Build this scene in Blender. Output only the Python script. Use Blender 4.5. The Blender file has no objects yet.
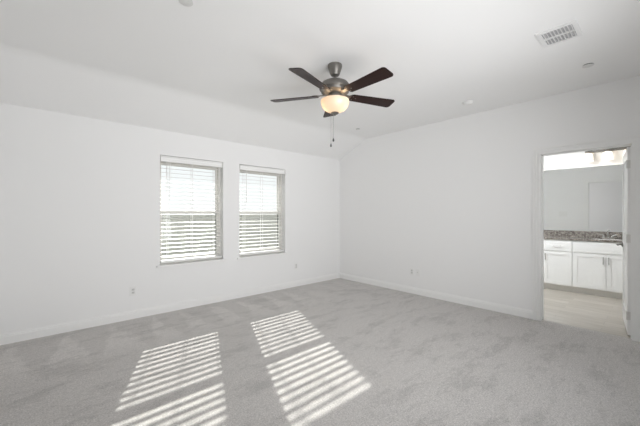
import bpy, bmesh, math, random
from mathutils import Vector, Matrix

random.seed(4)
S = bpy.context.scene
COL = S.collection
PI = math.pi

# ------------------------------------------------------------------ camera
CAM_H = 1.312
F_PX = 307.7
YAW = math.radians(47.9)
cam_data = bpy.data.cameras.new('camera')
cam_data.sensor_fit = 'HORIZONTAL'
cam_data.sensor_width = 36.0
cam_data.lens = 36.0 * F_PX / 640.0
cam_data.shift_y = 1.2 / 640.0
cam_data.clip_start = 0.02
cam = bpy.data.objects.new('camera', cam_data)
cam.location = (0, 0, CAM_H)
cam.rotation_euler = (PI / 2, 0, YAW - PI / 2)
COL.objects.link(cam)
S.camera = cam

# ------------------------------------------------------------------ view, sky, sun
S.view_settings.view_transform = 'Standard'
S.view_settings.look = 'None'
S.view_settings.gamma = 1.0
S.view_settings.use_curve_mapping = False
S.view_settings.exposure = 0.0
S.cycles.max_bounces = 16
S.cycles.diffuse_bounces = 10
S.cycles.glossy_bounces = 6
S.cycles.transparent_max_bounces = 16
S.cycles.transmission_bounces = 8
S.cycles.sample_clamp_indirect = 20.0

SKY = 1.1
world = bpy.data.worlds.new('sky')
S.world = world
world.use_nodes = True
wn, wl = world.node_tree.nodes, world.node_tree.links
wn.clear()
w_out = wn.new('ShaderNodeOutputWorld')
w_bg = wn.new('ShaderNodeBackground')
w_tc = wn.new('ShaderNodeTexCoord')
w_sep = wn.new('ShaderNodeSeparateXYZ')
w_ramp = wn.new('ShaderNodeValToRGB')
w_ramp.color_ramp.elements[0].position = 0.0
w_ramp.color_ramp.elements[0].color = (0.98, 0.98, 0.98, 1)
w_ramp.color_ramp.elements[1].position = 0.9
w_ramp.color_ramp.elements[1].color = (0.80, 0.90, 1.0, 1)
wl.new(w_tc.outputs['Generated'], w_sep.inputs[0])
wl.new(w_sep.outputs['Z'], w_ramp.inputs[0])
wl.new(w_ramp.outputs[0], w_bg.inputs['Color'])
w_bg.inputs['Strength'].default_value = SKY
wl.new(w_bg.outputs[0], w_out.inputs[0])

sun_data = bpy.data.lights.new('sun', 'SUN')
sun_data.energy = 11.0
sun_data.angle = math.radians(0.53)
sun_data.color = (1.0, 0.97, 0.92)
sun = bpy.data.objects.new('sun', sun_data)
sun.rotation_euler = Vector((-0.40, -1.0, -0.6)).to_track_quat('-Z', 'Y').to_euler()
sun.location = (6, 12, 8)
COL.objects.link(sun)


def portal(name, loc, rot, sx, sy):
    d = bpy.data.lights.new(name, 'AREA')
    d.shape = 'RECTANGLE'
    d.size, d.size_y = sx, sy
    d.cycles.is_portal = True
    o = bpy.data.objects.new(name, d)
    o.location = loc
    o.rotation_euler = rot
    COL.objects.link(o)
    return o

# made-up opening in the unseen rear wall and the two windows let the sky in
portal('sky_portal_rear', (1.7, -0.56, 1.3), (-PI / 2, 0, PI), 2.4, 1.4)
# added fill lamp at the made-up rear opening (out of frame, behind the camera)
rear = bpy.data.lights.new('rear_fill', 'AREA')
rear.shape = 'RECTANGLE'
rear.size, rear.size_y = 2.4, 1.4
rear.energy = 44.0
rear.spread = math.radians(118)
rear.color = (0.985, 0.99, 1.0)
rear_o = bpy.data.objects.new('rear_fill', rear)
rear_o.location = (1.7, -0.60, 1.3)
rear_o.rotation_euler = (PI / 2 + math.radians(8), 0, math.radians(-11))
COL.objects.link(rear_o)
portal('sky_portal_window', (1.6, 4.72, 1.35), (-PI / 2, 0, 0), 0.9, 1.5)
portal('sky_portal_window', (2.745, 4.72, 1.35), (-PI / 2, 0, 0), 0.9, 1.5)

bath_l = bpy.data.lights.new('bathroom_fill', 'AREA')  # added fill lamp to brighten the bathroom, out of view, no fixture modelled
bath_l.shape = 'DISK'
bath_l.size = 0.5
bath_l.energy = 47.0
bath_l.spread = math.radians(122)
bath_l.color = (0.94, 0.97, 1.0)
bath_o = bpy.data.objects.new('bathroom_fill', bath_l)
bath_o.location = (5.0, 1.7, 2.70)
bath_o.rotation_euler = (0, math.radians(-52), 0)
COL.objects.link(bath_o)

# ------------------------------------------------------------------ materials


def new_mat(name):
    m = bpy.data.materials.new(name)
    m.use_nodes = True
    nt = m.node_tree
    return m, nt, nt.nodes['Principled BSDF']


def mat(name, col, rough=0.5, metal=0.0, bump=0.0, bscale=200.0, spec=0.5, var=0.0, vscale=6.0):
    m, nt, p = new_mat(name)
    p.inputs['Base Color'].default_value = (*col, 1)
    p.inputs['Roughness'].default_value = rough
    p.inputs['Metallic'].default_value = metal
    p.inputs['Specular IOR Level'].default_value = spec
    tc = nt.nodes.new('ShaderNodeTexCoord')
    if var > 0:
        n = nt.nodes.new('ShaderNodeTexNoise')
        n.inputs['Scale'].default_value = vscale
        n.inputs['Detail'].default_value = 4
        nt.links.new(tc.outputs['Object'], n.inputs['Vector'])
        mx = nt.nodes.new('ShaderNodeMixRGB')
        mx.inputs[1].default_value = (*[c * (1 - var) for c in col], 1)
        mx.inputs[2].default_value = (*[min(1, c * (1 + var)) for c in col], 1)
        nt.links.new(n.outputs['Fac'], mx.inputs[0])
        nt.links.new(mx.outputs[0], p.inputs['Base Color'])
    if bump > 0:
        n2 = nt.nodes.new('ShaderNodeTexNoise')
        n2.inputs['Scale'].default_value = bscale
        n2.inputs['Detail'].default_value = 2
        nt.links.new(tc.outputs['Object'], n2.inputs['Vector'])
        b = nt.nodes.new('ShaderNodeBump')
        b.inputs['Strength'].default_value = bump
        b.inputs['Distance'].default_value = 0.002
        nt.links.new(n2.outputs['Fac'], b.inputs['Height'])
        nt.links.new(b.outputs[0], p.inputs['Normal'])
    return m


M = {}
M['wall'] = mat('wall_paint', (0.832, 0.832, 0.830), 0.75, bump=0.12, bscale=220, spec=0.25)
M['ceiling'] = mat('ceiling_paint', (0.87, 0.87, 0.868), 0.85, bump=0.15, bscale=180, spec=0.2)
M['trim'] = mat('trim_paint', (0.84, 0.84, 0.832), 0.38, spec=0.4)
M['bath_wall'] = mat('bathroom_paint', (0.80, 0.797, 0.785), 0.7, bump=0.1, bscale=220, spec=0.25)
M['blind'] = mat('blind_white', (0.86, 0.86, 0.85), 0.45, spec=0.4)
M['slat'] = mat('slat_white', (0.72, 0.72, 0.71), 0.5, spec=0.3)
M['cord'] = mat('cord_white', (0.85, 0.85, 0.83), 0.8)
M['frame'] = mat('window_frame_almond', (0.70, 0.685, 0.655), 0.5, spec=0.3)
M['pewter'] = mat('pewter_metal', (0.20, 0.19, 0.175), 0.42, metal=0.75, var=0.12, vscale=30)
M['chrome'] = mat('brushed_nickel', (0.42, 0.41, 0.395), 0.28, metal=1.0)
M['lever'] = mat('lever_satin_nickel', (0.27, 0.26, 0.24), 0.35, metal=0.8)
M['hinge'] = mat('hinge_satin', (0.72, 0.71, 0.69), 0.5, metal=0.4)
M['plate'] = mat('plate_plastic', (0.80, 0.80, 0.79), 0.4)
M['recept'] = mat('receptacle_plastic', (0.62, 0.62, 0.61), 0.45)
M['slot'] = mat('slot_dark', (0.10, 0.10, 0.10), 0.6)
M['cabinet'] = mat('cabinet_white', (0.84, 0.84, 0.825), 0.4, spec=0.4)
M['kick'] = mat('toe_kick_paint', (0.76, 0.75, 0.72), 0.6)
M['vent'] = mat('vent_enamel', (0.82, 0.82, 0.82), 0.4)
M['duct'] = mat('damper_grey', (0.48, 0.48, 0.49), 0.8)
M['sprink'] = mat('cover_plate_white', (0.70, 0.70, 0.69), 0.5)
M['sensor'] = mat('detector_plastic', (0.80, 0.80, 0.79), 0.45)
M['ext'] = mat('house_stucco', (0.62, 0.58, 0.52), 0.9, bump=0.3, bscale=60)
M['soffit'] = mat('soffit_paint', (0.75, 0.73, 0.70), 0.8)
M['porcelain'] = mat('sink_porcelain', (0.85, 0.85, 0.84), 0.15)


def carpet_mat():
    m, nt, p = new_mat('carpet_grey')
    N, L = nt.nodes.new, nt.links.new
    p.inputs['Roughness'].default_value = 1.0
    p.inputs['Specular IOR Level'].default_value = 0.05
    p.inputs['Sheen Weight'].default_value = 0.25
    p.inputs['Sheen Roughness'].default_value = 0.6
    tc = N('ShaderNodeTexCoord')
    sep = N('ShaderNodeSeparateXYZ')
    L(tc.outputs['Object'], sep.inputs[0])

    def noise(scale, detail=3, vec=None, rough=0.6):
        n = N('ShaderNodeTexNoise')
        n.inputs['Scale'].default_value = scale
        n.inputs['Detail'].default_value = detail
        n.inputs['Roughness'].default_value = rough
        L(vec if vec is not None else tc.outputs['Object'], n.inputs['Vector'])
        return n.outputs['Fac']

    def math_(op, a, b=None, clamp=False):
        n = N('ShaderNodeMath')
        n.operation = op
        n.use_clamp = clamp
        for i, v in enumerate((a, b)):
            if v is None:
                continue
            if isinstance(v, (int, float)):
                n.inputs[i].default_value = v
            else:
                L(v, n.inputs[i])
        return n.outputs[0]

    def maprange(v, a, b, c, d):
        n = N('ShaderNodeMapRange')
        L(v, n.inputs[0])
        for i, q in enumerate((a, b, c, d)):
            n.inputs[i + 1].default_value = q
        return n.outputs[0]

    fine = noise(95, 5, rough=0.85)
    mid = noise(28, 4, rough=0.7)
    # pile brushed one way or the other: long streaks along the stroke of the vacuum
    mp = N('ShaderNodeMapping')
    mp.inputs['Rotation'].default_value = (0, 0, math.radians(-12))
    mp.inputs['Scale'].default_value = (1.1, 2.6, 1)
    L(tc.outputs['Object'], mp.inputs['Vector'])
    streak = noise(1.7, 7, mp.outputs[0], rough=0.78)
    streak = maprange(streak, 0.40, 0.50, 0.0, 1.0)
    # wedge-shaped vacuum strokes along the window wall
    wob = math_('MULTIPLY', math_('SUBTRACT', noise(1.7, 3), 0.5), 0.9)
    fx = math_('FRACT', math_('ADD', math_('DIVIDE', sep.outputs['X'], 0.40), wob))
    tri = math_('ABSOLUTE', math_('SUBTRACT', fx, 0.5))
    dist = math_('SUBTRACT', 4.44, sep.outputs['Y'])
    wid = math_('MULTIPLY', dist, 0.42)
    wedge = math_('SUBTRACT', wid, tri)
    wedge = maprange(wedge, -0.03, 0.05, 0.0, 1.0)
    near = math_('MULTIPLY', maprange(dist, 0.75, 1.15, 1.0, 0.0), maprange(dist, 0.05, 0.25, 0.0, 1.0))
    near = math_('MULTIPLY', near, maprange(sep.outputs['X'], 2.6, 3.4, 1.0, 0.3))
    wedge = math_('MULTIPLY', wedge, near)
    # value
    v = maprange(fine, 0.25, 0.75, 0.35, 1.65)
    v = math_('MULTIPLY', v, maprange(mid, 0.3, 0.7, 0.91, 1.09))
    v = math_('MULTIPLY', v, maprange(streak, 0, 1, 0.83, 1.025))
    v = math_('MULTIPLY', v, maprange(wedge, 0, 1, 0.965, 1.11))
    mul = N('ShaderNodeMixRGB')
    mul.blend_type = 'MULTIPLY'
    mul.inputs[0].default_value = 1
    mul.inputs[1].default_value = (0.505, 0.485, 0.468, 1)
    L(v, mul.inputs[2])
    L(mul.outputs[0], p.inputs['Base Color'])
    b = N('ShaderNodeBump')
    b.inputs['Strength'].default_value = 0.55
    b.inputs['Distance'].default_value = 0.008
    L(math_('ADD', fine, math_('MULTIPLY', mid, 0.5)), b.inputs['Height'])
    L(b.outputs[0], p.inputs['Normal'])
    return m


def walnut_mat():
    m, nt, p = new_mat('walnut_blade')
    N, L = nt.nodes.new, nt.links.new
    tc = N('ShaderNodeTexCoord')
    mp = N('ShaderNodeMapping')
    mp.inputs['Scale'].default_value = (2.0, 28.0, 8.0)
    L(tc.outputs['Object'], mp.inputs['Vector'])
    n = N('ShaderNodeTexNoise')
    n.inputs['Scale'].default_value = 3.0
    n.inputs['Detail'].default_value = 6
    n.inputs['Roughness'].default_value = 0.7
    L(mp.outputs[0], n.inputs['Vector'])
    r = N('ShaderNodeValToRGB')
    r.color_ramp.elements[0].position = 0.3
    r.color_ramp.elements[0].color = (0.009, 0.0035, 0.003, 1)
    r.color_ramp.elements[1].position = 0.75
    r.color_ramp.elements[1].color = (0.034, 0.012, 0.009, 1)
    L(n.outputs['Fac'], r.inputs[0])
    L(r.outputs[0], p.inputs['Base Color'])
    p.inputs['Roughness'].default_value = 0.4
    p.inputs['Specular IOR Level'].default_value = 0.22
    return m


def granite_mat():
    m, nt, p = new_mat('granite_brown')
    N, L = nt.nodes.new, nt.links.new
    tc = N('ShaderNodeTexCoord')
    n = N('ShaderNodeTexNoise')
    n.inputs['Scale'].default_value = 38
    n.inputs['Detail'].default_value = 6
    n.inputs['Roughness'].default_value = 0.8
    L(tc.outputs['Object'], n.inputs['Vector'])
    r = N('ShaderNodeValToRGB')
    cr = r.color_ramp
    cr.elements[0].position = 0.36
    cr.elements[0].color = (0.045, 0.036, 0.030, 1)
    cr.elements[1].position = 0.66
    cr.elements[1].color = (0.46, 0.43, 0.39, 1)
    e = cr.elements.new(0.5)
    e.color = (0.20, 0.18, 0.16, 1)
    L(n.outputs['Fac'], r.inputs[0])
    L(r.outputs[0], p.inputs['Base Color'])
    p.inputs['Roughness'].default_value = 0.18
    return m


def tile_mat():
    m, nt, p = new_mat('wood_look_tile')
    N, L = nt.nodes.new, nt.links.new
    tc = N('ShaderNodeTexCoord')
    mp = N('ShaderNodeMapping')
    mp.inputs['Rotation'].default_value = (0, 0, PI / 2)
    L(tc.outputs['Object'], mp.inputs['Vector'])
    br = N('ShaderNodeTexBrick')
    br.inputs['Scale'].default_value = 1.0
    br.inputs['Brick Width'].default_value = 0.91
    br.inputs['Row Height'].default_value = 0.155
    br.inputs['Mortar Size'].default_value = 0.0016
    br.inputs['Color1'].default_value = (0.58, 0.545, 0.49, 1)
    br.inputs['Color2'].default_value = (0.50, 0.465, 0.41, 1)
    br.inputs['Mortar'].default_value = (0.40, 0.375, 0.34, 1)
    L(mp.outputs[0], br.inputs['Vector'])
    mp2 = N('ShaderNodeMapping')
    mp2.inputs['Scale'].default_value = (9.0, 1.2, 1)
    L(tc.outputs['Object'], mp2.inputs['Vector'])
    n = N('ShaderNodeTexNoise')
    n.inputs['Scale'].default_value = 2.2
    n.inputs['Detail'].default_value = 6
    n.inputs['Roughness'].default_value = 0.65
    L(mp2.outputs[0], n.inputs['Vector'])
    r = N('ShaderNodeValToRGB')
    r.color_ramp.elements[0].position = 0.3
    r.color_ramp.elements[0].color = (0.78, 0.76, 0.74, 1)
    r.color_ramp.elements[1].position = 0.7
    r.color_ramp.elements[1].color = (1.0, 1.0, 1.0, 1)
    L(n.outputs['Fac'], r.inputs[0])
    mul = N('ShaderNodeMixRGB')
    mul.blend_type = 'MULTIPLY'
    mul.inputs[0].default_value = 1
    L(br.outputs['Color'], mul.inputs[1])
    L(r.outputs[0], mul.inputs[2])
    L(mul.outputs[0], p.inputs['Base Color'])
    p.inputs['Roughness'].default_value = 0.42
    return m


def glass_pane_mat():
    m, nt, p = new_mat('window_glass')
    N, L = nt.nodes.new, nt.links.new
    t = N('ShaderNodeBsdfTransparent')
    t.inputs[0].default_value = (0.96, 0.975, 0.97, 1)
    g = N('ShaderNodeBsdfGlossy')
    g.inputs['Roughness'].default_value = 0.02
    fr = N('ShaderNodeFresnel')
    fr.inputs['IOR'].default_value = 1.35
    mx = N('ShaderNodeMixShader')
    L(fr.outputs[0], mx.inputs[0])
    L(t.outputs[0], mx.inputs[1])
    L(g.outputs[0], mx.inputs[2])
    L(mx.outputs[0], nt.nodes['Material Output'].inputs[0])
    return m


def screen_mat():
    m, nt, p = new_mat('insect_screen')
    N, L = nt.nodes.new, nt.links.new
    t = N('ShaderNodeBsdfTransparent')
    d = N('ShaderNodeBsdfDiffuse')
    d.inputs[0].default_value = (0.10, 0.10, 0.10, 1)
    mx = N('ShaderNodeMixShader')
    mx.inputs[0].default_value = 0.24
    L(t.outputs[0], mx.inputs[1])
    L(d.outputs[0], mx.inputs[2])
    L(mx.outputs[0], nt.nodes['Material Output'].inputs[0])
    return m


def frosted_mat(name, col):
    m, nt, p = new_mat(name)
    N, L = nt.nodes.new, nt.links.new
    tr = N('ShaderNodeBsdfTranslucent')
    tr.inputs[0].default_value = (*col, 1)
    d = N('ShaderNodeBsdfDiffuse')
    d.inputs[0].default_value = (*col, 1)
    g = N('ShaderNodeBsdfGlossy')
    g.inputs['Roughness'].default_value = 0.25
    mx = N('ShaderNodeMixShader')
    mx.inputs[0].default_value = 0.45
    L(tr.outputs[0], mx.inputs[1])
    L(d.outputs[0], mx.inputs[2])
    mx2 = N('ShaderNodeMixShader')
    mx2.inputs[0].default_value = 0.06
    L(mx.outputs[0], mx2.inputs[1])
    L(g.outputs[0], mx2.inputs[2])
    L(mx2.outputs[0], nt.nodes['Material Output'].inputs[0])
    return m


def bulb_mat(name, col, strength):
    m, nt, p = new_mat(name)
    p.inputs['Base Color'].default_value = (1, 1, 1, 1)
    p.inputs['Emission Color'].default_value = (*col, 1)
    p.inputs['Emission Strength'].default_value = strength
    return m


def mirror_mat():
    return mat('mirror_silver', (0.90, 0.91, 0.91), 0.0, metal=1.0)


def grass_mat():
    return mat('yard_grass', (0.40, 0.41, 0.30), 0.95, var=0.2, vscale=3)


M['carpet'] = carpet_mat()
M['walnut'] = walnut_mat()
M['granite'] = granite_mat()
M['tile'] = tile_mat()
M['glass'] = glass_pane_mat()
M['screen'] = screen_mat()
M['bowl'] = frosted_mat('frosted_bowl_glass', (0.95, 0.88, 0.78))
M['shade'] = frosted_mat('frosted_shade_glass', (0.95, 0.93, 0.90))
M['bulb'] = bulb_mat('warm_bulb', (1.0, 0.72, 0.46), 11.5)
M['bath_bulb'] = bulb_mat('vanity_bulb', (1.0, 0.90, 0.78), 10.0)
M['mirror'] = mirror_mat()
M['grass'] = grass_mat()
M['fence'] = mat('fence_wood', (0.55, 0.535, 0.51), 0.9, var=0.15, vscale=8)

# ------------------------------------------------------------------ mesh helpers


def obj(name, bm, m, parent=None, smooth=False, loc=(0, 0, 0), bevel=0.0):
    bmesh.ops.recalc_face_normals(bm, faces=bm.faces[:])
    me = bpy.data.meshes.new(name)
    bm.to_mesh(me)
    bm.free()
    if smooth:
        for p in me.polygons:
            p.use_smooth = True
        try:
            me.set_sharp_from_angle(angle=math.radians(40))
        except Exception:
            pass
    me.materials.append(m)
    o = bpy.data.objects.new(name, me)
    o.location = loc
    COL.objects.link(o)
    if parent is not None:
        o.parent = parent
    if bevel > 0:
        b = o.modifiers.new('bevel', 'BEVEL')
        b.width = bevel
        b.segments = 2
        b.limit_method = 'ANGLE'
    return o


def thing(name, label, cat, loc=(0, 0, 0), rotz=0.0, group=None):
    o = bpy.data.objects.new(name, None)
    o.empty_display_size = 0.1
    COL.objects.link(o)
    o.location = loc
    o.rotation_euler = (0, 0, rotz)
    o['label'] = label
    o['category'] = cat
    if group:
        o['group'] = group
    return o


def tag(o, label, cat, group=None):
    o['label'] = label
    o['category'] = cat
    if group:
        o['group'] = group
    return o


def struct(name, bm, m, parent=None, **k):
    o = obj(name, bm, m, parent, **k)
    if parent is None:
        o['kind'] = 'structure'
    return o


def struct_root(name, loc=(0, 0, 0), rotz=0):
    o = bpy.data.objects.new(name, None)
    o.location = loc
    o.rotation_euler = (0, 0, rotz)
    o['kind'] = 'structure'
    COL.objects.link(o)
    return o


def dup(root, loc, rotz=None, label=None):
    r = root.copy()
    COL.objects.link(r)
    r.location = loc
    if rotz is not None:
        r.rotation_euler = (0, 0, rotz)
    if label:
        r['label'] = label
    for ch in list(root.children):
        c = ch.copy()
        COL.objects.link(c)
        c.parent = r
        for g in list(ch.children):
            d = g.copy()
            COL.objects.link(d)
            d.parent = c
    return r


def box(bm, x0, x1, y0, y1, z0, z1, mtx=None):
    vs = [bm.verts.new(Vector((x, y, z))) for x in (x0, x1) for y in (y0, y1) for z in (z0, z1)]
    if mtx is not None:
        for v in vs:
            v.co = mtx @ v.co
    for f in ((0, 1, 3, 2), (4, 6, 7, 5), (0, 4, 5, 1), (2, 3, 7, 6), (0, 2, 6, 4), (1, 5, 7, 3)):
        bm.faces.new([vs[i] for i in f])
    return vs


def B(*boxes):
    bm = bmesh.new()
    for b in boxes:
        box(bm, *b)
    return bm


def lathe(bm, prof, n=40, mtx=None):
    """prof: list of (r, z). revolve about z."""
    rings = []
    for r, z in prof:
        if r < 1e-6:
            v = bm.verts.new((0, 0, z))
            rings.append([v])
        else:
            rings.append([bm.verts.new((r * math.cos(2 * PI * i / n), r * math.sin(2 * PI * i / n), z)) for i in range(n)])
    for a, b in zip(rings, rings[1:]):
        if len(a) == 1 and len(b) == 1:
            continue
        for i in range(n):
            j = (i + 1) % n
            if len(a) == 1:
                bm.faces.new((a[0], b[i], b[j]))
            elif len(b) == 1:
                bm.faces.new((a[i], a[j], b[0]))
            else:
                bm.faces.new((a[i], a[j], b[j], b[i]))
    if mtx is not None:
        for rg in rings:
            for v in rg:
                v.co = mtx @ v.co
    return bm


def LATHE(prof, n=40, mtx=None):
    return lathe(bmesh.new(), prof, n, mtx)


def tube(bm, pts, r, n=10, cap=True):
    pts = [Vector(p) for p in pts]
    rings = []
    up = Vector((0, 0, 1))
    for i, p in enumerate(pts):
        d = (pts[min(i + 1, len(pts) - 1)] - pts[max(i - 1, 0)]).normalized()
        a = up if abs(d.dot(up)) < 0.95 else Vector((1, 0, 0))
        u = d.cross(a).normalized()
        v = d.cross(u).normalized()
        rr = r[i] if isinstance(r, (list, tuple)) else r
        rings.append([bm.verts.new(p + u * (rr * math.cos(2 * PI * k / n)) + v * (rr * math.sin(2 * PI * k / n))) for k in range(n)])
    for a, b in zip(rings, rings[1:]):
        for i in range(n):
            j = (i + 1) % n
            bm.faces.new((a[i], a[j], b[j], b[i]))
    if cap:
        bm.faces.new(rings[0])
        bm.faces.new(rings[-1][::-1])
    return bm


def prism(bm, outline, axis, a, b):
    """extrude a 2D outline (list of (p, q)) along axis x/y/z from a to b."""
    def mk(p, q, t):
        return {'x': (t, p, q), 'y': (p, t, q), 'z': (p, q, t)}[axis]
    va = [bm.verts.new(mk(p, q, a)) for p, q in outline]
    vb = [bm.verts.new(mk(p, q, b)) for p, q in outline]
    bm.faces.new(va)
    bm.faces.new(vb[::-1])
    n = len(outline)
    for i in range(n):
        j = (i + 1) % n
        bm.faces.new((va[i], va[j], vb[j], vb[i]))
    return bm


# ------------------------------------------------------------------ the shell
YW = 4.439      # window wall, inner face
XR = 4.556      # right wall, inner face
XL = -0.335      # left wall, inner face
YB = -0.50      # rear wall, inner face
ZC = 2.74       # flat ceiling
ZP = 2.43       # plate height at the window wall
YC = 3.74       # where the ceiling starts to slope
TW = 0.20       # window wall thickness
TI = 0.114      # inner wall thickness
XB = XR + TI    # bathroom face of the right wall
XBW = 7.09      # bathroom far wall
BY0, BY1 = 0.06, 2.60

# openings
WX = ((1.158, 2.037), (2.305, 3.185))
WZ0, WZ1 = 0.61, 2.10
DY0, DY1, DZ = 0.20, 0.985, 2.045

floor = struct('floor', B((XL - 0.1, XR + 0.06, YB - 0.1, YW + 0.02, -0.12, 0.0)), M['carpet'])

bm = bmesh.new()
xs = [XL - 0.12, WX[0][0], WX[0][1], WX[1][0], WX[1][1], XR + TI]
for i in range(5):
    if i in (1, 3):
        box(bm, xs[i], xs[i + 1], YW, YW + TW, -0.12, WZ0)
        box(bm, xs[i], xs[i + 1], YW, YW + TW, WZ1, ZP + 0.1)
    else:
        box(bm, xs[i], xs[i + 1], YW, YW + TW, -0.12, ZP + 0.1)
struct('wall_window', bm, M['wall'])

bm = bmesh.new()
box(bm, XR, XB, DY1 + 0.018, YW, -0.12, ZC)
box(bm, XR, XB, DY0 - 0.018, DY1 + 0.018, DZ + 0.018, ZC)
box(bm, XR, XB, YB - 0.12, DY0 - 0.018, -0.12, ZC)
struct('wall_right', bm, M['wall'])
struct('wall_left', B((XL - 0.12, XL, YB - 0.12, YW, -0.12, ZC)), M['wall'])
bm = bmesh.new()  # unseen rear wall; its opening is made up to admit fill light
box(bm, XL, 0.50, YB - 0.12, YB, -0.12, ZC)
box(bm, 2.90, XR, YB - 0.12, YB, -0.12, ZC)
box(bm, 0.50, 2.90, YB - 0.12, YB, 2.00, ZC)
box(bm, 0.50, 2.90, YB - 0.12, YB, -0.12, 0.60)
struct('wall_rear', bm, M['wall'])

# ceiling with its sloped strip along the window wall (crease slightly eased)
bm = bmesh.new()
prof = [(YB - 0.12, ZC), (YC - 0.08, ZC)]
for k in range(1, 6):
    t = k / 6
    a = Vector((YC - 0.08, ZC)); b = Vector((YC, ZC)); c = Vector((YC + 0.08, ZC - 0.08 * (ZC - ZP) / (YW - YC)))
    q = a * (1 - t) ** 2 + b * 2 * t * (1 - t) + c * t * t
    prof.append((q.x, q.y))
sl = (ZC - ZP) / (YW - YC)
prof += [(YC + 0.08, ZC - 0.08 * sl), (YW + 0.005, ZP - 0.005 * sl), (YW + 0.005, ZC + 0.15), (YB - 0.12, ZC + 0.15)]
prism(bm, prof, 'x', XL - 0.12, XB)
struct('ceiling', bm, M['ceiling'])


def baseboard(name, axis, face, sgn, a, b, parent=None):
    """stepped baseboard; axis it runs along, wall face coordinate, sgn = direction into the room"""
    h, t = 0.108, 0.015
    outl = [(face, 0), (face + sgn * t, 0), (face + sgn * t, h * 0.70), (face + sgn * t * 0.75, h * 0.74),
            (face + sgn * t * 0.75, h * 0.86), (face + sgn * t * 0.35, h * 0.92), (face + sgn * t * 0.35, h), (face, h)]
    bm = bmesh.new()
    prism(bm, outl, axis, a, b)
    return struct(name, bm, M['trim'])


baseboard('baseboard_window', 'x', YW, -1, XL, XR)
baseboard('baseboard_right', 'y', XR, -1, 1.069, YW - 0.015)
baseboard('baseboard_left', 'y', XL, 1, YB, YW - 0.015)


# door casing, jambs
def casing_bm(xface, sgn):
    bm = bmesh.new()
    w = 0.084
    steps = ((0.0, 0.005, 0.005), (0.005, 0.026, 0.013), (0.026, 0.031, 0.007), (0.031, 0.056, 0.017), (0.056, 0.061, 0.011), (0.061, w, 0.021))
    for a, b, t in steps:
        for x0, x1 in ((min(xface, xface + sgn * t), max(xface, xface + sgn * t)),):
            box(bm, x0, x1, DY1 + a, DY1 + b, 0, DZ + b)
            box(bm, x0, x1, DY0 - b, DY0 - a, 0, DZ + b)
            box(bm, x0, x1, DY0 - a, DY1 + a, DZ + a, DZ + b)
    return bm


struct('trim_1', casing_bm(XR, -1), M['trim'])
struct('trim_2', casing_bm(XB, 1), M['trim'])
bm = B((XR, XB, DY1, DY1 + 0.018, 0, DZ + 0.018), (XR, XB, DY0 - 0.018, DY0, 0, DZ + 0.018), (XR, XB, DY0, DY1, DZ, DZ + 0.018),
       # stops
       (XR + 0.035, XR + 0.070, DY1 - 0.011, DY1, 0, DZ), (XR + 0.035, XR + 0.070, DY0, DY0 + 0.011, 0, DZ),
       (XR + 0.035, XR + 0.070, DY0, DY1, DZ - 0.011, DZ))
struct('trim_3', bm, M['trim'])

# door leaf, swung into the bathroom
AL = math.radians(6.2)
door = struct_root('door_1', (XB + 0.012, DY0 + 0.004, 0), AL)
LW, LT, LH0, LH1 = 0.76, 0.035, 0.012, 2.035


def leaf_bm():
    bm = bmesh.new()
    core = 0.010
    box(bm, 0, LW, core, LT - core, LH0, LH1)
    st = 0.115
    for y0, y1 in ((0, core), (LT - core, LT)):
        box(bm, 0, st, y0, y1, LH0, LH1)
        box(bm, LW - st, LW, y0, y1, LH0, LH1)
        box(bm, st, LW - st, y0, y1, LH1 - st, LH1)
        box(bm, st, LW - st, y0, y1, LH0, LH0 + 0.20)
        box(bm, st, LW - st, y0, y1, 0.95, 1.10)
    return bm


obj('door_leaf', leaf_bm(), M['trim'], door)
bm = bmesh.new()
for s, y in ((1, LT), (-1, 0)):
    mtx = Matrix.Translation((LW - 0.065, y, 0.935)) @ Matrix.Rotation(-s * PI / 2, 4, 'X')
    lathe(bm, [(0, 0), (0.031, 0), (0.031, 0.006), (0.024, 0.012), (0.011, 0.014), (0.010, 0.050), (0, 0.050)], 24, mtx)
    pts = [(LW - 0.065, y + s * 0.045, 0.935), (LW - 0.085, y + s * 0.052, 0.936), (LW - 0.13, y + s * 0.053, 0.934), (LW - 0.175, y + s * 0.048, 0.930)]
    tube(bm, pts, [0.010, 0.010, 0.008, 0.0065], 12)
obj('lever_handle', bm, M['lever'], door, smooth=True)
for z in (0.22, 1.05, 1.85):
    bm = bmesh.new()
    tube(bm, [(-0.004, LT + 0.004, z - 0.045), (-0.004, LT + 0.004, z + 0.045)], 0.006, 10)
    box(bm, -0.002, 0.0, 0.002, LT, z - 0.044, z + 0.044)
    obj('hinge', bm, M['hinge'], door, smooth=True)

# ------------------------------------------------------------------ windows
RAIL_Z = 1.345


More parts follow.
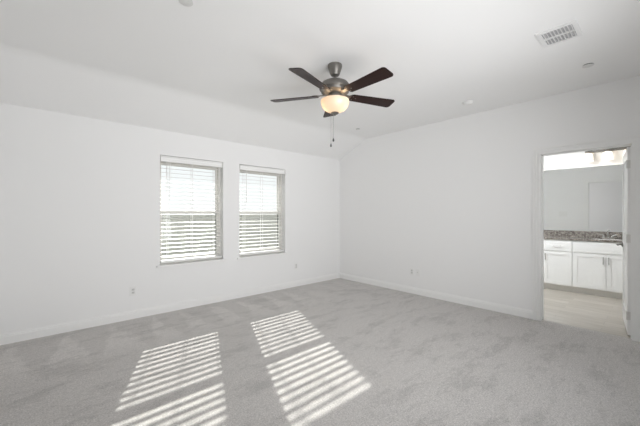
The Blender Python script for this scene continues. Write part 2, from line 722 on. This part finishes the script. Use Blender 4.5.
def window(idx, x0, x1):
    root = struct_root('window_%d' % idx, ((x0 + x1) / 2, YW + 0.15, WZ0))
    hw = (x1 - x0) / 2
    z = lambda v: v - WZ0
    f = 0.032
    top = 2.02
    # outer frame
    bm = B((-hw, -hw + f, -0.05, 0.05, 0, z(WZ1)), (hw - f, hw, -0.05, 0.05, 0, z(WZ1)),
           (-hw + f, hw - f, -0.05, 0.05, z(top), z(WZ1)), (-hw + f, hw - f, -0.05, 0.05, 0.0, 0.06))
    obj('window_frame', bm, M['frame'], root)
    s = 0.022
    i = hw - f

    def sash(za, zb, ya, yb, lo, hi):
        return B((-i, -i + s, ya, yb, za, zb), (i - s, i, ya, yb, za, zb), (-i + s, i - s, ya, yb, za, za + lo), (-i + s, i - s, ya, yb, zb - hi, zb))
    lo = obj('lower_sash', sash(0.06, z(RAIL_Z + 0.012), -0.035, -0.005, 0.045, 0.036), M['frame'], root)
    obj('glass_pane', B((-i + s, i - s, -0.022, -0.018, 0.105, z(RAIL_Z - 0.024))), M['glass'], lo)
    up = obj('upper_sash', sash(z(RAIL_Z - 0.025), z(top), 0.0, 0.030, 0.036, 0.030), M['frame'], root)
    obj('glass_pane', B((-i + s, i - s, 0.012, 0.016, z(RAIL_Z + 0.011), z(top) - 0.03)), M['glass'], up)
    sc = bmesh.new()
    vs = [sc.verts.new(v) for v in ((-i + 0.012, 0.042, 0.072), (i - 0.012, 0.042, 0.072), (i - 0.012, 0.042, z(RAIL_Z)), (-i + 0.012, 0.042, z(RAIL_Z)))]
    sc.faces.new(vs)
    scr = obj('insect_screen', sc, M['screen'], root)
    obj('screen_frame', B((-i, -i + 0.014, 0.036, 0.048, 0.06, z(RAIL_Z)), (i - 0.014, i, 0.036, 0.048, 0.06, z(RAIL_Z)),
                          (-i + 0.014, i - 0.014, 0.036, 0.048, 0.06, 0.074), (-i + 0.014, i - 0.014, 0.036, 0.048, z(RAIL_Z) - 0.014, z(RAIL_Z))), M['slot'], scr)
    # stool with horns, lapping over the wall face
    bm = bmesh.new()
    y_in, y_face, y_front = -0.052, -0.15, -0.188
    box(bm, -hw, hw, y_face, y_in, 0.0, 0.025)
    box(bm, -hw - 0.042, hw + 0.042, y_front, y_face - 0.0005, 0.0, 0.025)
    obj('window_sill', bm, M['trim'], root, bevel=0.003)
    return root


for k, (a, b) in enumerate(WX):
    window(k + 1, a, b)


# ------------------------------------------------------------------ blinds
def make_blind(label, x0, x1):
    yc = YW + 0.052
    xm = (x0 + x1) / 2
    hw = (x1 - x0) / 2 - 0.010
    z_top = WZ1 - 0.008
    root = thing('window_blind', label, 'blind', (xm, yc, WZ0 + 0.0265), 0, 'window blinds on the two windows')
    zl = lambda v: v - (WZ0 + 0.0265)
    # valance with a small moulded edge, and the head rail behind it
    bm = bmesh.new()
    y = -0.052
    prism(bm, [(y, zl(z_top)), (y, zl(z_top) - 0.012), (y + 0.006, zl(z_top) - 0.016), (y + 0.006, zl(z_top) - 0.060), (y, zl(z_top) - 0.066),
               (y, zl(z_top) - 0.076), (y + 0.014, zl(z_top) - 0.076), (y + 0.014, zl(z_top))], 'x', -hw, hw)
    obj('valance', bm, M['blind'], root)
    obj('head_rail', B((-hw + 0.004, hw - 0.004, -0.030, 0.030, zl(z_top) - 0.050, zl(z_top))), M['blind'], root)
    # slats: inner edge tipped down a little
    pitch = 0.0565
    tilt = math.radians(5.0)
    bm = bmesh.new()
    z_first = zl(WZ0 + 0.0265) + 0.051
    n = int((zl(z_top) - 0.085 - z_first) / pitch) + 1
    hwid = 0.030
    for k in range(n):
        zc = z_first + k * pitch
        prof = []
        m_ = 4
        for side in (1, -1):
            rng = range(m_ + 1) if side == 1 else range(m_, -1, -1)
            for q in rng:
                u = -1 + 2 * q / m_
                yy = u * hwid
                zz = 0.0022 * (1 - u * u) + side * 0.0014
                prof.append((yy * math.cos(tilt) - zz * math.sin(tilt), zc + yy * math.sin(tilt) + zz * math.cos(tilt)))
        prism(bm, prof, 'x', -hw + 0.005, hw - 0.005)
    obj('slats', bm, M['slat'], root, smooth=True)
    obj('bottom_rail', B((-hw + 0.005, hw - 0.005, -0.030, 0.030, 0.021, 0.042)), M['blind'], root, bevel=0.003)
    for xq in (-hw * 0.78, -hw * 0.02, hw * 0.74):
        bm = bmesh.new()
        for yy in (-0.0335, 0.0335):
            box(bm, xq - 0.0035, xq + 0.0035, yy - 0.0006, yy + 0.0006, 0.028, zl(z_top) - 0.05)
        obj('ladder_tape', bm, M['cord'], root)
    bm = bmesh.new()
    tube(bm, [(-hw + 0.115, -0.045, zl(z_top) - 0.05), (-hw + 0.115, -0.047, zl(1.50))], 0.0045, 8)
    obj('tilt_wand', bm, M['cord'], root, smooth=True)
    return root


make_blind('white slatted blind in the left, nearer of the two windows', *WX[0])
make_blind('white slatted blind in the right window, nearer the room corner', *WX[1])

# ------------------------------------------------------------------ outside
struct('ground_yard', B((-15, 22, YW + TW, 26, -0.35, -0.25)), M['grass'])
struct('trim_4', B((XL - 1.5, 6.5, YW + TW, YW + TW + 0.78, 2.36, 2.46)), M['soffit'])

fn = thing('yard_fence', 'weathered board fence in the yard, seen through the window blinds', 'fence', (2.5, 8.5, -0.25))
for k in range(6):
    xk = -6 + k * 2.4
    obj('fence_post', B((xk - 0.045, xk + 0.045, 0.02, 0.11, 0, 1.48)), M['fence'], fn)
bm = bmesh.new()
for k in range(80):
    box(bm, -6 + k * 0.15 + 0.002, -6 + k * 0.15 + 0.148, 0.0, 0.018, 0.03, 1.54 + 0.008 * ((k * 7) % 3))
obj('fence_boards', bm, M['fence'], fn)
obj('fence_rail', B((-6, 6, 0.019, 0.060, 0.35, 0.44), (-6, 6, 0.019, 0.060, 1.35, 1.44)), M['fence'], fn)

# ------------------------------------------------------------------ ceiling fan
FX, FY = 2.081, 2.090
fan = thing('ceiling_fan', 'five blade ceiling fan with dark walnut blades and lit frosted bowl', 'fan', (FX, FY, ZC))
zf = lambda v: v - ZC
canopy = obj('canopy', LATHE([(0, 0), (0.066, 0), (0.069, -0.012), (0.066, -0.030), (0.048, -0.085), (0.040, -0.100), (0.020, -0.106), (0, -0.106)]), M['pewter'], fan, smooth=True)
obj('downrod', LATHE([(0, -0.10), (0.0135, -0.10), (0.0135, -0.155), (0, -0.155)], 20), M['pewter'], fan, smooth=True)
obj('motor_housing', LATHE([(0, -0.135), (0.026, -0.137), (0.036, -0.144), (0.085, -0.156), (0.125, -0.178), (0.146, -0.206), (0.150, -0.228), (0.146, -0.238),
                            (0.138, -0.241), (0.132, -0.262), (0.112, -0.274), (0.078, -0.280), (0, -0.280)], 56), M['pewter'], fan, smooth=True)
obj('light_fitter', LATHE([(0, -0.280), (0.062, -0.280), (0.066, -0.290), (0.066, -0.318), (0.058, -0.330), (0.020, -0.334), (0.008, -0.336), (0.008, -0.456), (0, -0.456)], 48), M['pewter'], fan, smooth=True)
# bowl: a shallow shell, open at the top
out = [(0.134, -0.338), (0.136, -0.346), (0.134, -0.366), (0.127, -0.390), (0.112, -0.414), (0.088, -0.436), (0.054, -0.452), (0.012, -0.459)]
inn = [(r - 0.004 if r > 0.02 else r, z + 0.004) for r, z in out][::-1]
bowl = obj('glass_bowl', LATHE(out + inn[:-1] + [(0.130, -0.338), (0.134, -0.338)], 56), M['bowl'], fan, smooth=True)
# two bulbs inside the bowl, across the line of sight
for s in (-1, 1):
    mtx = Matrix.Translation((s * 0.070 * 0.742, -s * 0.070 * 0.67, -0.386))
    obj('light_bulb', LATHE([(0, 0.050), (0.012, 0.048), (0.013, 0.030), (0.022, 0.014), (0.026, 0.0), (0.022, -0.014), (0.012, -0.024), (0, -0.026)], 20, mtx), M['bulb'], bowl, smooth=True)
obj('finial', LATHE([(0, -0.455), (0.036, -0.456), (0.038, -0.462), (0.026, -0.470), (0.012, -0.474), (0.010, -0.482), (0, -0.486)], 28), M['pewter'], fan, smooth=True)


def blade_bm():
    """blade along +x from r=.165 to .665, pitched"""
    bm = bmesh.new()
    r0, r1 = 0.170, 0.645
    pts = []
    w0, w1, cr = 0.052, 0.070, 0.030
    pts += [(r0, -w0 + 0.012), (r0 + 0.012, -w0)]
    for k in range(7):
        a = -PI / 2 + k / 6 * PI / 2
        pts.append((r1 - cr + cr * math.cos(a), -w1 + cr + cr * math.sin(a)))
    for k in range(7):
        a = k / 6 * PI / 2
        pts.append((r1 - cr + cr * math.cos(a), w1 - cr + cr * math.sin(a)))
    pts += [(r0 + 0.012, w0), (r0, w0 - 0.012)]
    prism(bm, pts, 'z', -0.003, 0.003)
    return bm


def bracket_bm():
    bm = bmesh.new()
    prism(bm, [(0.105, -0.022), (0.150, -0.016), (0.172, -0.040), (0.215, -0.040), (0.235, -0.018), (0.235, 0.018), (0.215, 0.040), (0.172, 0.040), (0.150, 0.016), (0.105, 0.022)], 'z', 0.0032, 0.0085)
    for p in ((0.185, -0.024), (0.185, 0.024), (0.220, 0.0)):
        lathe(bm, [(0, -0.006), (0.005, -0.006), (0.006, -0.003), (0.006, 0.010), (0, 0.010)], 10, Matrix.Translation((p[0], p[1], 0)))
    return bm


BLADE_Z = -0.288 
fwd = YAW
bl_mesh = br_mesh = None
for k in range(5):
    ang = fwd + math.radians(3.5 + 72 * k)
    if bl_mesh is None:
        bl = obj('blade', blade_bm(), M['walnut'], fan)
        bl_mesh = bl.data
        bb = obj('blade_bracket', bracket_bm(), M['pewter'], bl)
        br_mesh = bb.data
    else:
        bl = bpy.data.objects.new('blade', bl_mesh)
        COL.objects.link(bl)
        bl.parent = fan
        bb = bpy.data.objects.new('blade_bracket', br_mesh)
        COL.objects.link(bb)
        bb.parent = bl
    bl.matrix_local = Matrix.Translation((0, 0, BLADE_Z)) @ Matrix.Rotation(ang, 4, 'Z') @ Matrix.Rotation(math.radians(-12), 4, 'X')
for (dx, dy, zb) in ((-0.028, 0.025, 1.956), (-0.006, 0.014, 2.009)):
    bm = bmesh.new()
    z0 = -0.468
    zz = z0
    tube(bm, [(dx, dy, z0), (dx, dy, zf(zb) + 0.03)], 0.0016, 6)
    ch = obj('pull_chain', bm, M['chrome'], fan, smooth=True)
    obj('pull_knob', LATHE([(0, zf(zb) + 0.034), (0.004, zf(zb) + 0.032), (0.0085, zf(zb) + 0.018), (0.0095, zf(zb) + 0.008), (0.006, zf(zb)), (0, zf(zb) - 0.001)], 14,
                           Matrix.Translation((dx, dy, 0))), M['slot'], ch, smooth=True)

# ------------------------------------------------------------------ ceiling fittings
vx0, vx1, vy0, vy1 = 2.907, 3.190, 0.413, 0.668
vent = thing('ceiling_vent', 'white square louvred air register on the ceiling', 'vent', ((vx0 + vx1) / 2, (vy0 + vy1) / 2, ZC))
hx, hy = (vx1 - vx0) / 2, (vy1 - vy0) / 2
bd = 0.030
bm = B((-hx, hx, -hy, -hy + bd, -0.008, 0), (-hx, hx, hy - bd, hy, -0.008, 0), (-hx, -hx + bd, -hy + bd, hy - bd, -0.008, 0), (hx - bd, hx, -hy + bd, hy - bd, -0.008, 0),
       (-0.006, 0.006, -hy + bd, hy - bd, -0.010, 0))
obj('vent_frame', bm, M['vent'], vent)
obj('vent_backing', B((-hx + bd, hx - bd, -hy + bd, hy - bd, -0.0012, -0.0002)), M['duct'], vent)
bm = bmesh.new()
ns = 9
for i in range(ns):
    yy = -hy + bd + (i + 0.5) * (2 * (hy - bd)) / ns
    for xa, xb in ((-hx + bd, -0.006), (0.006, hx - bd)):
        prism(bm, [(yy - 0.009, -0.0125), (yy - 0.0005, -0.0085), (yy + 0.003, -0.0015), (yy + 0.0018, -0.0015), (yy - 0.0015, -0.0078), (yy - 0.009, -0.0112)], 'x', xa, xb)
obj('louvre', bm, M['vent'], vent)

det = thing('smoke_detector', 'small white smoke detector near the right wall, left of the vent', 'smoke detector', (4.02, 1.643, ZC))
obj('base', LATHE([(0, 0), (0.062, 0), (0.062, -0.008), (0, -0.008)], 36), M['sensor'], det, smooth=True)
obj('cover', LATHE([(0, -0.008), (0.058, -0.008), (0.056, -0.022), (0.044, -0.032), (0.020, -0.036), (0, -0.036)], 36), M['sensor'], det, smooth=True)


def cover_plate(loc, label, r=0.042, rot=None):
    t = thing('sprinkler_cover', label, 'sprinkler cover', loc, 0, 'flat fire sprinkler covers on the ceiling')
    if rot is not None:
        t.rotation_euler = rot
    obj('cover_disc', LATHE([(0, -0.006), (r, -0.006), (r, -0.0085), (r * 0.95, -0.010), (0, -0.0105)], 32), M['sprink'], t, smooth=True)
    obj('collar', LATHE([(0, 0), (r * 0.90, 0), (r * 0.90, -0.006), (0, -0.006)], 32), M['slot'], t, smooth=True)
    return t


cover_plate((0.715, 2.13, ZC), 'round sprinkler cover on the ceiling at the top left edge', 0.045)
cover_plate((3.878, 0.465, ZC), 'round sprinkler cover on the ceiling between vent and bathroom doorway', 0.045)
cover_plate((3.93, 3.40, ZC), 'round sprinkler cover on the ceiling near the far corner, beyond the fan', 0.035)


# ------------------------------------------------------------------ outlets
def outlet(label, loc, rotz, kind='duplex'):
    """plate in the local xz plane, facing -y"""
    t = thing('wall_outlet', label, 'outlet', loc, rotz, 'wall plates in the bedroom')
    obj('cover_plate', B((-0.035, 0.035, -0.0055, 0, -0.0575, 0.0575)), M['plate'], t, bevel=0.002)
    if kind == 'duplex':
        for zc in (-0.019, 0.019):
            r = obj('receptacle', B((-0.0165, 0.0165, -0.0075, -0.005, zc - 0.0135, zc + 0.0135)), M['recept'], t, bevel=0.001)
            obj('socket_slots', B((-0.0075, -0.0055, -0.0082, -0.007, zc - 0.002, zc + 0.007), (0.0055, 0.0075, -0.0082, -0.007, zc - 0.002, zc + 0.006),
                                  (-0.002, 0.002, -0.0082, -0.007, zc - 0.009, zc - 0.005)), M['slot'], r)
    else:
        obj('coax_jack', LATHE([(0, 0), (0.0048, 0), (0.0048, 0.012), (0.002, 0.012), (0, 0.009)], 12, Matrix.Translation((0, -0.0055, 0)) @ Matrix.Rotation(PI / 2, 4, 'X')), M['chrome'], t, smooth=True)
        obj('screw', LATHE([(0, 0), (0.003, 0), (0.002, 0.0015), (0, 0.0015)], 10, Matrix.Translation((0, -0.0055, 0.042)) @ Matrix.Rotation(PI / 2, 4, 'X')), M['plate'], t, smooth=True)
    return t


outlet('white outlet low on the window wall, left of the nearer window', (0.848, YW, 0.348), 0)
outlet('white outlet low on the window wall, right of both windows', (3.423, YW, 0.371), 0)
outlet('left plate of the pair low on the right wall, with two sockets', (XR, 2.765, 0.361), -PI / 2)
outlet('right plate of the pair low on the right wall, with a cable jack', (XR, 2.655, 0.361), -PI / 2, 'coax')

# ------------------------------------------------------------------ bathroom
struct('floor_bathroom', B((XR + 0.0605, XBW + 0.25, BY0 - 0.1, BY1 + 0.1, -0.12, -0.004)), M['tile'])
bm = B((XBW, XBW + 0.1, BY0 - 0.1, BY1 + 0.1, -0.12, ZC))
struct('wall_bathroom_far', bm, M['bath_wall'])
struct('wall_bathroom_right', B((XB, XBW + 0.2, BY0 - 0.1, BY0, -0.12, ZC)), M['bath_wall'])
struct('wall_bathroom_left', B((XB, XBW + 0.2, BY1, BY1 + 0.1, -0.12, ZC)), M['bath_wall'])
struct('ceiling_bathroom', B((XB, XBW + 0.25, BY0 - 0.1, BY1 + 0.1, ZC, ZC + 0.1)), M['ceiling'])

XF = 6.60      # cabinet face frame
CT = 0.875     # underside of the worktop


def handle_bm(x, y, z, length, vertical):
    """bar pull in front of the face x, towards -x"""
    bm = bmesh.new()
    h = length / 2
    d = Vector((0, 0, h)) if vertical else Vector((0, h, 0))
    c = Vector((x - 0.028, y, z))
    tube(bm, [c - d, c + d], 0.0055, 10)
    for s in (-0.72, 0.72):
        p = c + d * s
        tube(bm, [p, (x, p.y, p.z)], 0.0045, 8)
    return bm


def shaker_bm(y0, y1, z0, z1, x):
    bm = bmesh.new()
    t, r = 0.019, 0.057
    box(bm, x - 0.010, x, y0 + 0.01, y1 - 0.01, z0 + 0.01, z1 - 0.01)
    box(bm, x - t, x, y0, y0 + r, z0, z1)
    box(bm, x - t, x, y1 - r, y1, z0, z1)
    box(bm, x - t, x, y0 + r, y1 - r, z0, z0 + r)
    box(bm, x - t, x, y0 + r, y1 - r, z1 - r, z1)
    return bm


def cabinet(label, y0, y1, kind):
    t = thing('vanity_cabinet', label, 'cabinet', (0, 0, 0), 0, 'white vanity cabinets in the bathroom')
    xb = XBW - 0.002
    loc = Vector((XF, (y0 + y1) / 2, -0.004))
    t.location = loc
    inv = Matrix.Translation(-loc)

    def P(name, bm, m, par=t, **k):
        bmesh.ops.transform(bm, matrix=inv, verts=bm.verts[:])
        return obj(name, bm, m, par, **k)
    P('carcass', B((XF, xb, y0 + 0.0005, y1 - 0.0005, 0.10, CT)), M['cabinet'])
    P('toe_kick', B((XF + 0.070, xb, y0 + 0.0005, y1 - 0.0005, -0.004, 0.10)), M['kick'])
    g = 0.006
    ztop0, ztop1 = 0.690, CT - 0.018
    zd0, zd1 = 0.112, 0.672
    if kind == 'drawer':
        d = P('drawer', B((XF - 0.019, XF, y0 + g, y1 - g, ztop0, ztop1)), M['cabinet'], bevel=0.002)
        P('drawer_pull', handle_bm(XF - 0.019, (y0 + y1) / 2, (ztop0 + ztop1) / 2, 0.115, False), M['chrome'], d, smooth=True)
        d = P('door', shaker_bm(y0 + g, y1 - g, zd0, zd1, XF), M['cabinet'])
        P('door_pull', handle_bm(XF - 0.019, y1 - g - 0.03, zd1 - 0.095, 0.115, True), M['chrome'], d, smooth=True)
    else:
        P('false_front', B((XF - 0.019, XF, y0 + g, y1 - g, ztop0, ztop1)), M['cabinet'], bevel=0.002)
        ym = (y0 + y1) / 2
        d = P('door', shaker_bm(ym + g / 2, y1 - g, zd0, zd1, XF), M['cabinet'])
        P('door_pull', handle_bm(XF - 0.019, ym + g / 2 + 0.03, zd1 - 0.095, 0.115, True), M['chrome'], d, smooth=True)
        d = P('door', shaker_bm(y0 + g, ym - g / 2, zd0, zd1, XF), M['cabinet'])
        P('door_pull', handle_bm(XF - 0.019, ym - g / 2 - 0.03, zd1 - 0.095, 0.115, True), M['chrome'], d, smooth=True)
    return t


cabinet('white sink cabinet with two shaker doors under the faucet', 0.175, 1.002, 'sink')
cabinet('white sink cabinet beyond the drawer cabinet, behind the door jamb', 1.402, 2.23, 'sink')
cabinet('white cabinet with one drawer over one door, left in the doorway', 1.002, 1.402, 'drawer')

# worktop with an undermount sink cut-out
SY, SX = 0.59, 6.83
sy0, sy1, sx0, sx1 = SY - 0.21, SY + 0.21, SX - 0.155, SX + 0.145
wt = thing('countertop', 'speckled brown granite vanity countertop over the white cabinets', 'countertop', (XF, 0.9, CT))
CY0, CY1 = BY0 + 0.03, 2.25
bm = B((XF - 0.030, sx0, CY0, CY1, CT + 0.0005, CT + 0.032), (sx1, XBW - 0.002, CY0, CY1, CT + 0.0005, CT + 0.032),
       (sx0, sx1, CY0, sy0, CT + 0.0005, CT + 0.032), (sx0, sx1, sy1, CY1, CT + 0.0005, CT + 0.032))
inv = Matrix.Translation((-XF, -0.9, -CT))
bmesh.ops.transform(bm, matrix=inv, verts=bm.verts[:])
obj('slab', bm, M['granite'], wt)
bm = B((XBW - 0.022, XBW - 0.002, CY0, CY1, CT + 0.032, CT + 0.140))
tag(obj('backsplash', bm, M['granite']), 'strip of brown granite backsplash standing on the countertop under the mirror', 'backsplash')
bm = bmesh.new()
# shallow basin hung under the cut-out
prism_o = [(sy0 - 0.0, sx0), (sy1, sx0), (sy1, sx1), (sy0, sx1)]
rim = [bm.verts.new((x, y, CT + 0.012)) for y, x in prism_o]
mid = [bm.verts.new((SX + (x - SX) * 0.9, SY + (y - SY) * 0.9, CT - 0.10 + 0.12)) for y, x in prism_o]
bot = [bm.verts.new((SX + (x - SX) * 0.55, SY + (y - SY) * 0.55, CT + 0.0025)) for y, x in prism_o]
for a, b in ((rim, mid), (mid, bot)):
    for i in range(4):
        j = (i + 1) % 4
        bm.faces.new((a[i], a[j], b[j], b[i]))
bm.faces.new(bot)
bmesh.ops.transform(bm, matrix=inv, verts=bm.verts[:])
obj('sink_basin', bm, M['porcelain'], wt)

fc = thing('faucet', 'chrome two handle faucet on the granite countertop', 'faucet', (7.015, SY, CT + 0.032))
obj('base_plate', B((-0.024, 0.024, -0.075, 0.075, 0, 0.012)), M['chrome'], fc, bevel=0.004)
bm = bmesh.new()
pts = [(0, 0, 0.012), (0, 0, 0.06)]
for k in range(9):
    a = k / 8 * PI * 0.72
    pts.append((-0.062 + 0.062 * math.cos(a), 0, 0.075 + 0.055 * math.sin(a)))
tube(bm, pts, 0.011, 12)
obj('spout', bm, M['chrome'], fc, smooth=True)
for s in (-1, 1):
    bm = LATHE([(0, 0.012), (0.018, 0.012), (0.016, 0.040), (0.012, 0.046), (0, 0.046)], 18, Matrix.Translation((0, s * 0.052, 0)))
    tube(bm, [(0, s * 0.052, 0.050), (-0.006, s * 0.085, 0.062), (-0.008, s * 0.105, 0.064)], [0.009, 0.007, 0.006], 10)
    obj('faucet_handle', bm, M['chrome'], fc, smooth=True)

mir = thing('wall_mirror', 'large frameless mirror above the vanity backsplash', 'mirror', (XBW, 0.77, 1.03))
obj('mirror_glass', B((-0.006, -0.001, 0.10 - 0.77, 2.25 - 0.77, -0.012, 1.105)), M['mirror'], mir)

# vanity light: plate, arms, three frosted shades
VLX = XBW
vl = thing('vanity_light', 'bronze vanity light with glowing frosted shades above the mirror', 'light', (VLX, 0.59, 2.40))
obj('back_plate', B((-0.022, 0, -0.30, 0.30, -0.030, 0.030)), M['pewter'], vl, bevel=0.004)
for k in (-1, 0, 1):
    yy = k * 0.245
    bm = bmesh.new()
    tube(bm, [(-0.020, yy, 0.0), (-0.09, yy, 0.012), (-0.130, yy, 0.004), (-0.140, yy, -0.02)], 0.009, 10)
    lathe(bm, [(0, 0.0), (0.030, -0.002), (0.034, -0.012), (0.034, -0.040), (0, -0.040)], 24, Matrix.Translation((-0.140, yy, -0.015)))
    obj('lamp_arm', bm, M['pewter'], vl, smooth=True)
    o_ = [(0.036, -0.050), (0.050, -0.056), (0.058, -0.085), (0.066, -0.140), (0.072, -0.190)]
    i_ = [(r - 0.003, z) for r, z in o_][::-1]
    sh = obj('lamp_shade', LATHE(o_ + i_ + [o_[0]], 32, Matrix.Translation((-0.140, yy, 0))), M['shade'], vl, smooth=True)
    obj('light_bulb', LATHE([(0, -0.056), (0.014, -0.058), (0.016, -0.080), (0.026, -0.100), (0.029, -0.118), (0.022, -0.138), (0.010, -0.146), (0, -0.148)], 18, Matrix.Translation((-0.140, yy, 0))), M['bath_bulb'], sh, smooth=True)
    pd = bpy.data.lights.new('vanity_bulb_light', 'POINT')
    pd.energy = 0.35
    pd.color = (1.0, 0.97, 0.93)
    pd.shadow_soft_size = 0.03
    po = bpy.data.objects.new('vanity_bulb_light', pd)
    po.location = (-0.140, yy, -0.182)
    COL.objects.link(po)
    po.parent = vl

# switch plate on the bathroom side of the right wall (seen in the mirror)
sw = thing('light_switch', 'white three rocker switch plate reflected in the bathroom mirror', 'switch', (XB, 1.455, 1.32), PI / 2)
obj('cover_plate', B((-0.082, 0.082, -0.006, 0, -0.0575, 0.0575)), M['plate'], sw, bevel=0.002)
for k in (-1, 0, 1):
    obj('rocker', B((k * 0.046 - 0.0165, k * 0.046 + 0.0165, -0.0095, -0.005, -0.033, 0.033)), M['plate'], sw, bevel=0.001)

# the vanity wall stands very slightly out of square with the bedroom
turn = Matrix.Translation((XBW, 0.3, 0)) @ Matrix.Rotation(math.radians(1.7), 4, 'Z') @ Matrix.Translation((-XBW, -0.3, 0))
for o in list(S.objects):
    if o.parent is None and o.name.split('.')[0] in ('vanity_cabinet', 'countertop', 'backsplash', 'faucet', 'wall_mirror', 'vanity_light', 'wall_bathroom_far'):
        o.matrix_basis = turn @ Matrix.LocRotScale(o.location, o.rotation_euler, o.scale)
